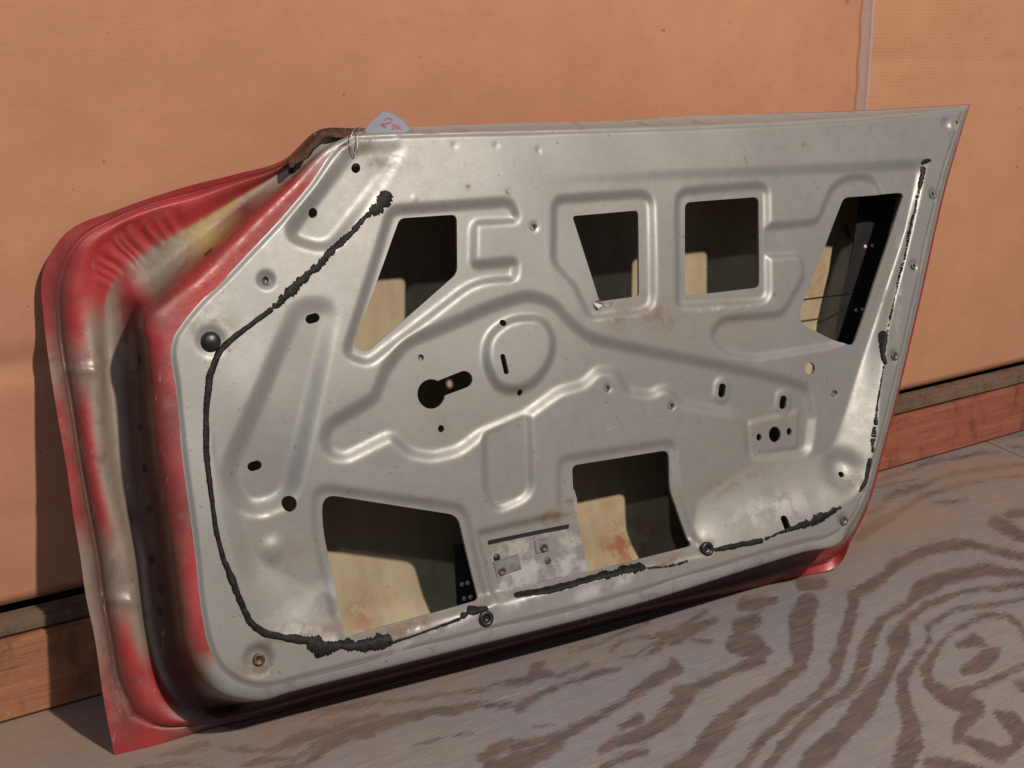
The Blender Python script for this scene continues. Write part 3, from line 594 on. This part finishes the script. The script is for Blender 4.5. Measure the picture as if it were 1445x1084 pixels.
# ------------------------------------------------------------------ outer skin (behind)
OUT=prof[0][:,:2]; OW=prof[0][:,2]
hs=.006; su=np.arange(OUT[:,0].min()-.01,OUT[:,0].max()+.02,hs); sv=np.arange(OUT[:,1].min()-.01,OUT[:,1].max()+.02,hs); SU,SV_=np.meshgrid(su,sv); SP=np.stack([SU.ravel(),SV_.ravel()],1)
so=-sdf(SP,OUT)
d2=((SP[:,None,0]-OUT[None,::3,0])**2+(SP[:,None,1]-OUT[None,::3,1])**2); wgt=1/(d2+1e-5)**1.5; wb=(wgt*OW[None,::3]).sum(1)/wgt.sum(1)
inter=-.118-.018*np.sin(np.clip(-SP[:,1]/.50,0,1)*math.pi)
SW=wb+(inter-wb)*sst(so/.10)
SW=SW-.0035*(1-sst((so-.03)/.05)); SG=(so-(.012+.028*sst((.30-SP[:,0])/.3))).reshape(SU.shape); pos2=SG>0; vid2=-np.ones(SU.shape,int); vid2[pos2]=np.arange(pos2.sum())
sp3=worldA(SP[:,0],SP[:,1],SW-.0015); sp3[:,1]=np.minimum(sp3[:,1],-.0025); sp3[:,2]=np.maximum(sp3[:,2],.0012)
sV=list(sp3[pos2.ravel()]); sf=[];ed2={}
def ev2(a,b):
    key=(a,b) if a<b else (b,a)
    if key in ed2:return ed2[key]
    t=SG[a]/(SG[a]-SG[b]); ia=a[0]*SU.shape[1]+a[1]; ib=b[0]*SU.shape[1]+b[1]; sV.append(sp3[ia]*(1-t)+sp3[ib]*t); ed2[key]=len(sV)-1; return ed2[key]
for j in range(SU.shape[0]-1):
    for i in range(SU.shape[1]-1):
        c4=[(j,i),(j,i+1),(j+1,i+1),(j+1,i)]; k=sum(bool(pos2[c]) for c in c4)
        if k==0: continue
        if k==4: sf.append([vid2[c] for c in c4]); continue
        poly=[]
        for a,b in zip(c4,c4[1:]+c4[:1]):
            if pos2[a]: poly.append(vid2[a])
            if pos2[a]!=pos2[b]: poly.append(ev2(a,b))
        if len(poly)>2: sf.append(poly)
sV=np.array(sV)
def nearq(q,r,rz):
    a=uvw(q,-.11);P=world(a[0],a[1],-.11); return np.exp(-((sV[:,0]-P[0])/r)**2-((sV[:,2]-P[2])/rz)**2)
srust=np.maximum.reduce([nearq((890,775),.05,.035),nearq((1160,400),.03,.03)*.9,nearq((515,870),.02,.03)*.8,nearq((540,430),.03,.02)*.2])
sk=mesh('outer_skin',sV,sf,M_skin,None,True,dict(rust=srust)); dpart(sk); tag(sk,'beige primed inside of the outer skin seen through the openings')
def m_red():
    k=NT('red_outer_paint'); return k.out(RD,.35)
sk.data.materials.append(m_red())
# ------------------------------------------------------------------ parts on the panel
def frame_at(q,lift=0.):
    s=q2s(q); P=world(s[0],s[1],s[2]+lift); return P
def lathe(name,q,prof2,mat,lift=0.,seg=24,sx=1.,parent=None,depth=None,fl=None):
    if depth is None: P=frame_at(q,lift)
    else: a=uvw(q,depth); P=world(a[0],a[1],depth)
    vs=[];fs=[]
    for r,h in prof2:
        for k in range(seg):
            t=2*math.pi*k/seg; vs.append(P+E1*r*sx*math.cos(t)+E2*r*math.sin(t)+N*h)
    m=len(prof2)
    for i in range(m-1):
        for k in range(seg): a=i*seg+k;b=i*seg+(k+1)%seg; fs.append((a,b,b+seg,a+seg))
    if prof2[-1][0]>0: fs.append(tuple((m-1)*seg+k for k in range(seg)))
    o=mesh(name,vs,fs,mat); return dpart(o)
o=lathe('rubber_plug',(297,482),[(.0115,-.002),(.0115,.0015),(.0108,.0045),(.009,.0068),(.005,.0082),(.0004,.0086)],M_rub); tag(o,'domed black rubber plug near the left edge')
for q in ((685,873),(997,775)):
    lathe('grommet',q,[(.0098,-.002),(.0098,.0022),(.0085,.0036),(.0055,.0034),(.0042,.0012),(.0040,.0004),(.0003,.0003)],M_rub,.001)
for q in ((365,931),(1262,503),(1190,735)):
    o=lathe('trim_screw',q,[(.0072,-.001),(.0070,.0008),(.0058,.0018),(.0036,.0012),(.0026,.0003),(.0003,.0002)],M_scr,.0008)
for q in ((752,321),(856,548),(946,573),(1175,555),(376,396),(1317,275),(1291,376)):
    big_=q in ((376,396),(1317,275),(1291,376)); r=.0055 if big_ else .0038
    lathe('screw_collar',q,[(r*1.25,-.0004),(r*1.2,.0007),(r,.0009),(r*.8,.0003),(r*.75,-.003)],M_dirtm,.0003,parent=None)
lathe('nut_insert',(594,505),[(.0062,.0),(.0058,-.0004),(.004,-.0006),(.0003,-.0008)],M_dirtm,-.003)
# sealant ribbons
def ribbon(pts,wid,name='sealant_bead',rag=.25,th=.0013,gap=0.,mat=None,seed=0,lift=.0):
    P=np.array([q2s(p) for p in pts]); Wd=np.interp(np.linspace(0,1,len(pts)),np.linspace(0,1,len(wid)),wid)
    L=np.r_[0,np.cumsum(np.linalg.norm(np.diff(P[:,:2],axis=0),axis=1))]; n=max(int(L[-1]/.0010),6); s=np.linspace(0,L[-1],n)
    U=np.interp(s,L,P[:,0]);V=np.interp(s,L,P[:,1]);Wi=np.interp(s,L,Wd)*.00078
    ker=np.ones(9)/9; 
    if n>20: 
        Up=np.convolve(np.pad(U,4,'edge'),ker,'valid');Vp=np.convolve(np.pad(V,4,'edge'),ker,'valid');U,V=Up,Vp
    g2=np.random.default_rng(seed+11)
    mk=lambda:(.65*np.interp(np.arange(n),np.arange(-6,n+7,6),g2.normal(size=len(np.arange(-6,n+7,6))))+.35*g2.normal(size=n)); nz=np.clip(mk(),-1.3,1.6);nz2=np.clip(mk(),-1.3,1.6)
    tx=np.gradient(U);ty=np.gradient(V);l=np.hypot(tx,ty)+1e-9;nx_,ny_=-ty/l,tx/l
    end=np.minimum(1,np.minimum(s,L[-1]-s)/.004+.15)
    wl=Wi*(1+rag*nz)*end;wr=Wi*(1+rag*nz2)*end; wl=np.maximum(wl,.0003);wr=np.maximum(wr,.0003)
    cross=[-1,-.8,-.4,0,.4,.8,1];hh=[0,.6,.95,1,.95,.6,0]; vs=[];fs=[]
    for i in range(n):
        t=1+.25*math.sin(i*.13+seed)+.15*math.sin(i*.31)
        for c,h in zip(cross,hh):
            o=c*(wl[i] if c<0 else wr[i]); u=U[i]+nx_[i]*o; v=V[i]+ny_[i]*o; w=float(Hs(u,v))+(h*th*max(t,.4) if h else -.0006)+g2.normal()*.00012
            vs.append(world(u,v,w))
    for i in range(n-1):
        if gap and g2.random()<gap: continue
        for k in range(6): a=i*7+k; fs.append((a,a+1,a+8,a+7))
    o=mesh(name,vs,fs,mat or M_blk); dpart(o); return o
ribbon([(550,270),(542,285),(520,300)],[9,11,8],rag=.5,seed=1)
ribbon([(524,298),(500,325),(470,352),(440,384),(412,410),(384,436)],[4,4.5,6,5.5,7,5],rag=.4,seed=2)
ribbon([(386,434),(352,460),(328,478),(308,498),(296,530),(291,580),(291,640),(297,690),(305,750),(318,800)],[5,4,5,5,6,5,5,4,4,4],rag=.10,seed=3)
ribbon([(316,790),(328,820),(340,850),(352,878),(372,893),(400,900),(440,905)],[4,6,5,5,6,6,7],rag=.16,seed=4)
ribbon([(432,905),(455,914),(480,910),(505,912),(555,904)],[8,14,9,9,13],rag=.3,seed=5)
ribbon([(550,908),(585,897),(620,884),(652,872)],[3,2,2,3],rag=.3,seed=6)
ribbon([(648,872),(665,862),(690,858)],[4,5,7],rag=.5,seed=7)
ribbon([(724,841),(740,838),(780,832),(830,818),(862,808)],[4,5,6,5,6],rag=.15,seed=8)
ribbon([(850,812),(880,805),(912,800)],[7,8,6],rag=.4,seed=9)
ribbon([(905,802),(940,800),(972,792)],[2,2,3],rag=.5,gap=.25,seed=10)
ribbon([(1006,777),(1040,770),(1078,762)],[4,5,5],rag=.2,seed=11)
ribbon([(1078,762),(1100,752),(1130,742),(1150,736),(1188,715)],[3,2,6,9,4],rag=.4,seed=12)
ribbon([(1213,693),(1222,680),(1226,660),(1228,645)],[3,5,5,4],rag=.1,seed=13)
ribbon([(1231,640),(1233,610),(1238,570),(1243,540),(1247,515)],[3,4,1.5,1.5,2],rag=.5,gap=.08,seed=14)
ribbon([(1243,466),(1247,470),(1246,490),(1245,500),(1250,516)],[7,7,6,4,5],rag=.2,seed=15)
ribbon([(1252,470),(1258,440),(1266,405),(1273,370)],[1.2,1.5,1.3,1.8],rag=.6,gap=.3,seed=16)
ribbon([(1272,385),(1280,345),(1290,300),(1298,262)],[1.2,1.8,1.8,2.5],rag=.6,gap=.3,seed=17)
ribbon([(1297,268),(1302,245),(1304,234)],[4,5,6],rag=.3,seed=18); ribbon([(1299,232),(1306,227),(1314,226)],[4,6,4],rag=.5,seed=19)
# reinforcement plate in the torn slot
def quad_plate(name,pts,w,th,mat,attrs=False):
    uv=[uvw(p,w) for p in pts]; n=len(uv); vs=[world(a[0],a[1],w) for a in uv]+[world(a[0],a[1],w-th) for a in uv]
    ar=sum(uv[i-1][0]*uv[i][1]-uv[i][0]*uv[i-1][1] for i in range(n))
    if ar<0: uv=uv[::-1]; vs=[world(a[0],a[1],w) for a in uv]+[world(a[0],a[1],w-th) for a in uv]
    fs=[tuple(range(n)),tuple(range(2*n-1,n-1,-1))]+[(i,i+n,(i+1)%n+n,(i+1)%n) for i in range(n)]
    vv=np.array([a[1] for a in uv]*2); tt_=(vv-vv.min())/(vv.max()-vv.min()); at=dict(dirt=.15+1.3*tt_**1.5,rust=np.full(2*n,.15),wear=.75-.4*tt_) if attrs else None
    o=mesh(name,vs,fs,mat,None,False,at); return dpart(o)
def rag_line(a,b,n,amp,seed):
    g=np.random.default_rng(seed); return [(a[0]+(b[0]-a[0])*t+g.normal()*amp,a[1]+(b[1]-a[1])*t+g.normal()*amp*.3) for t in np.linspace(0,1,n)]
wp=-.026
pl=quad_plate('reinforcement_plate',[(672,722),(810,690)]+rag_line((812,706),(830,815),14,1.2,3)+[(700,850)],wp,.0015,M_sil,True); tag(pl,'dirty silver plate behind the torn slot')
def cube_clip(q,w,su_,sv_,th,mat,name,ang=0.):
    a=uvw(q,w); vs=[]
    for dz in (0,th):
        for x,y in ((-1,-1),(1,-1),(1,1),(-1,1)):
            X=x*su_/2;Y=y*sv_/2; vs.append(world(a[0]+X*math.cos(ang)-Y*math.sin(ang),a[1]+X*math.sin(ang)+Y*math.cos(ang),w+dz))
    o=mesh(name,vs,[(0,3,2,1),(4,5,6,7),(0,1,5,4),(1,2,6,5),(2,3,7,6),(3,0,4,7)],mat,None,False); bvm=o.modifiers.new('b','BEVEL'); bvm.width=.0006; return dpart(o)
cube_clip((764,770),wp,.019,.017,.0014,M_clip,'clip')
cube_clip((716,798),wp,.036,.020,.0010,M_clip,'clip',.1)
cl2=lathe('rivet',(767,773),[(.0052,0),(.005,.0016),(.003,.0018),(.0026,.0004),(.0003,.0002)],M_scr,depth=wp+.0014)
lathe('rivet',(773,791),[(.0046,0),(.0044,.001),(.003,.0014),(.0003,.0012)],M_dirtm,depth=wp)
lathe('rivet',(708,806),[(.0052,0),(.005,.0016),(.003,.0018),(.0026,.0004),(.0003,.0002)],M_scr,depth=wp+.001)
lathe('rivet',(701,787),[(.0048,0),(.0046,.0006),(.0003,.0004)],M_rub,depth=wp)
# torn lip at second opening
tl=q2s((843,430)); vs=[world(tl[0]+a,tl[1]+b,tl[2]+c) for a,b,c in ((-.006,.004,.0),(.002,.006,.002),(.008,.002,.001),(.004,-.002,.006),(-.002,-.006,.004),(-.006,-.001,.002))]
tl_o=mesh('torn_metal',vs,[(0,1,2,3),(0,3,4,5)],M_clip,None,False); dpart(tl_o)
# glass channel / latch brackets seen through the openings
def bar(name,q1,q2,w,half,mat,w2=None,thk=.004):
    w2=w if w2 is None else w2; a=uvw(q1,w);b=uvw(q2,w2);A3=world(a[0],a[1],w);B3=world(b[0],b[1],w2); t=(B3-A3);L=np.linalg.norm(t);t/=L; s=np.cross(N,t);s/=np.linalg.norm(s)
    vs=[];
    for P in (A3,B3):
        for x,y in ((-1,-1),(1,-1),(1,1),(-1,1)): vs.append(P+s*half*x+N*thk*.5*y)
    o=mesh(name,vs,[(0,1,2,3),(7,6,5,4),(0,4,5,1),(1,5,6,2),(2,6,7,3),(3,7,4,0)],mat,None,False); b_=o.modifiers.new('b','BEVEL'); b_.width=.001; return dpart(o)
M_brk=m_simple('red_oxide_bracket',(.16,.06,.045),.6,.1,.0006,.3,60,(.22,.15,.11))
bar('latch_rod',(1120,425),(1225,411),-.075,.0012,M_rub,thk=.003)
cube_clip((1194,327),-.118,.011,.022,.002,M_brk,'latch_bracket',.1)
def hole_dots():
    for q in ((652,825),(660,823),(655,845),(664,843)):
        lathe('lit_hole_dot',q,[(.0030,0),(.0028,.0008),(.0003,.0010)],M_brkd,depth=-.055)
M_brkd=m_simple('lit_hole_tone',(.55,.50,.38),.5,0,.0003,.2,60)  # pale discs stand in for lit skin seen through brace holes
quad_plate('brace_shade_plate',[(1216,262),(1290,262),(1228,500),(1176,500),(1188,420),(1204,350)],-.075,.002,M_rub)  # black plate also stands in for shade in the right of this opening
for q in ((1221,348),(1231,347),(1208,438),(1217,437)): lathe('lit_hole_dot',q,[(.0030,0),(.0028,.0008),(.0003,.0010)],M_brkd,depth=-.0745)
quad_plate('brace_shade_plate',[(640,770),(690,760),(700,870),(646,880)],-.058,.002,M_rub); hole_dots()
# small elongated holes in the red edge: dark recessed plugs
for q,r,a in (((412,239),6,-.85),((295,356),6,-.85),((197,508),5,1.4),((197,602),4,1.5),((204,661),4,1.5),((209,718),4,1.5),((214,789),5,1.5),((227,830),5,1.5),((226,862),5,1.5)):
    # find depth on loft: nearest loft vertex along the view ray
    v=DD*F+RR*(q[0]-722.5)-UU*(q[1]-542); v/=np.linalg.norm(v); rel=lv-CAM; tt=rel@v; dist=np.linalg.norm(rel-np.outer(tt,v),axis=1); i=int(np.argmin(dist+tt*.02)); P=CAM+v*tt[i]
    near=np.argsort(np.linalg.norm(lv-P,axis=1))[:14]; cc=lv[near].mean(0); uu_,ss_,vt=np.linalg.svd(lv[near]-cc); nn=vt[2]; nn=nn if nn@(CAM-P)>0 else -nn; tv=vt[0]
    P=P-v*(((P-cc)@nn)/(v@nn)); 
    up=E2*math.cos(.5)+E1*math.sin(.5); 
    if q[0]<260: up=E2
    up=up-nn*(up@nn); up/=np.linalg.norm(up); sd=np.cross(nn,up); vs=[]
    for h in (.0012,.0016):
        for k in range(14): t=2*math.pi*k/14; vs.append(P+nn*h+up*(r*.0011)*math.cos(t)*(1 if h<.0015 else .9)+sd*(r*.00075)*math.sin(t)*(1 if h<.0015 else .9))
    dpart(mesh('bolt_hole',vs,[tuple(range(14,28))]+[(k,(k+1)%14,(k+1)%14+14,k+14) for k in range(14)],M_rub,None,False))
# rusty folded tab at the upper left corner
def rimstrip(pts,w0,w1,name,mat,hpx):
    vs=[];n=len(pts);g=np.random.default_rng(4)
    for i,p in enumerate(pts):
        a=uvw(p,w0);b=uvw((p[0]+hpx[0]+g.normal()*1.,p[1]+hpx[1]+g.normal()*1.5),w1); vs+= [world(a[0],a[1],w0),world(b[0],b[1],w1)]
    o=mesh(name,vs,[(2*i,2*i+1,2*i+3,2*i+2) for i in range(n-1)],mat); md=o.modifiers.new('s','SOLIDIFY'); md.thickness=.0015; return dpart(o)
rimstrip(rag_line((404,226),(430,208),8,1.,1)+rag_line((433,204),(449,186),6,1,2)+[(456,183.5),(470,182.5),(485,181),(500,181)],-.026,-.018,'rusty_rim',M_rust,(5,11))
# tie wire
def tube(name,pts3,r,mat,top=False):
    cu=bpy.data.curves.new(name,'CURVE'); cu.dimensions='3D'; cu.bevel_depth=r; cu.bevel_resolution=3; sp=cu.splines.new('NURBS'); sp.points.add(len(pts3)-1)
    for i,p in enumerate(pts3): sp.points[i].co=(*map(float,p),1)
    sp.order_u=3; sp.use_endpoint_u=True
    o=bpy.data.objects.new(name,cu); COL.objects.link(o); dg=bpy.context.evaluated_depsgraph_get(); me=bpy.data.meshes.new_from_object(o.evaluated_get(dg)); bpy.data.objects.remove(o)
    me.materials.append(mat); o=bpy.data.objects.new(name,me); COL.objects.link(o)
    for p in me.polygons: p.use_smooth=True
    return o
def pw(q,w): a=uvw(q,w); return world(a[0],a[1],w)
wire=tube('tie_wire',[pw((516,182),-.01),pw((504,178),.001),pw((497,186),.004),pw((494,200),.004),pw((498,214),.003),pw((503,220),.003),pw((504,212),.005),pw((505,200),.005),pw((504,186),.004),pw((509,180),0)],.0006,M_clip)
tag(wire,'thin twisted wire looped round the upper left corner of the door','wire')
# paper tag
tg0=-.024
tp_=[(512,186),(523,172),(541,156.5),(545,156.2),(560,163),(572,172),(584,184),(560,194),(530,196)]
cv=lambda x,y:-.020-.004*math.cos((x-545)/26.)
vs=[pw(p,cv(*p)) for p in tp_]; cen=pw((546,176),cv(546,176)); n=len(vs)
# subdivided fan
VV3=[cen];FF=[];R_=6
for ring in range(1,R_+1):
    for p in tp_:
        x=546+(p[0]-546)*ring/R_; y=176+(p[1]-176)*ring/R_; VV3.append(pw((x,y),cv(x,y)))
for k in range(n):
    FF.append((0,1+k,1+(k+1)%n))
    for ring in range(1,R_): a=1+(ring-1)*n;b=1+ring*n; FF.append((a+k,b+k,b+(k+1)%n,a+(k+1)%n))
pt=mesh('paper_tag',VV3,FF,M_paper); md=pt.modifiers.new('s','SOLIDIFY'); md.thickness=.0004; md.offset=0
tag(pt,'small white paper tag marked 24 in red behind the top edge of the door','tag')
def stroke(pts):
    vs=[];n=len(pts)
    P=[np.array(p,float) for p in pts]
    for i in range(n):
        t=P[min(i+1,n-1)]-P[max(i-1,0)]; t/=np.linalg.norm(t)+1e-9; o=np.array([-t[1],t[0]])*.85
        for s in (-1,1): x,y=P[i]+o*s; vs.append(pw((x,y),cv(x,y)+.0009))
    return vs,[(2*i,2*i+1,2*i+3,2*i+2) for i in range(n-1)]
allv=[];allf=[]
z=lambda x,y:(400+x/6.02,140+y/6.02)
for st in ([z(862,180),z(875,162),z(905,160),z(925,175),z(915,195),z(870,208),z(828,212),z(850,225),z(872,243)],[z(925,210),z(940,228),z(928,256)],[z(928,256),z(950,240),z(965,226)],[z(952,212),z(968,232),z(962,254)],[z(962,254),z(978,244),z(996,240)],[z(975,222),z(988,238),z(998,258)]):
    dens=[]
    for a,b in zip(st,st[1:]):
        for t in (0,.33,.66): dens.append((a[0]+(b[0]-a[0])*t,a[1]+(b[1]-a[1])*t))
    dens.append(st[-1]); v_,f_=stroke(dens); k=len(allv); allv+=v_; allf+=[tuple(i+k for i in f) for f in f_]
nb_=mesh('number',allv,allf,M_ink); nb_.parent=pt
# merge origin sanity
print('verts',len(allV),'loft',len(lv),'skin',len(sV))
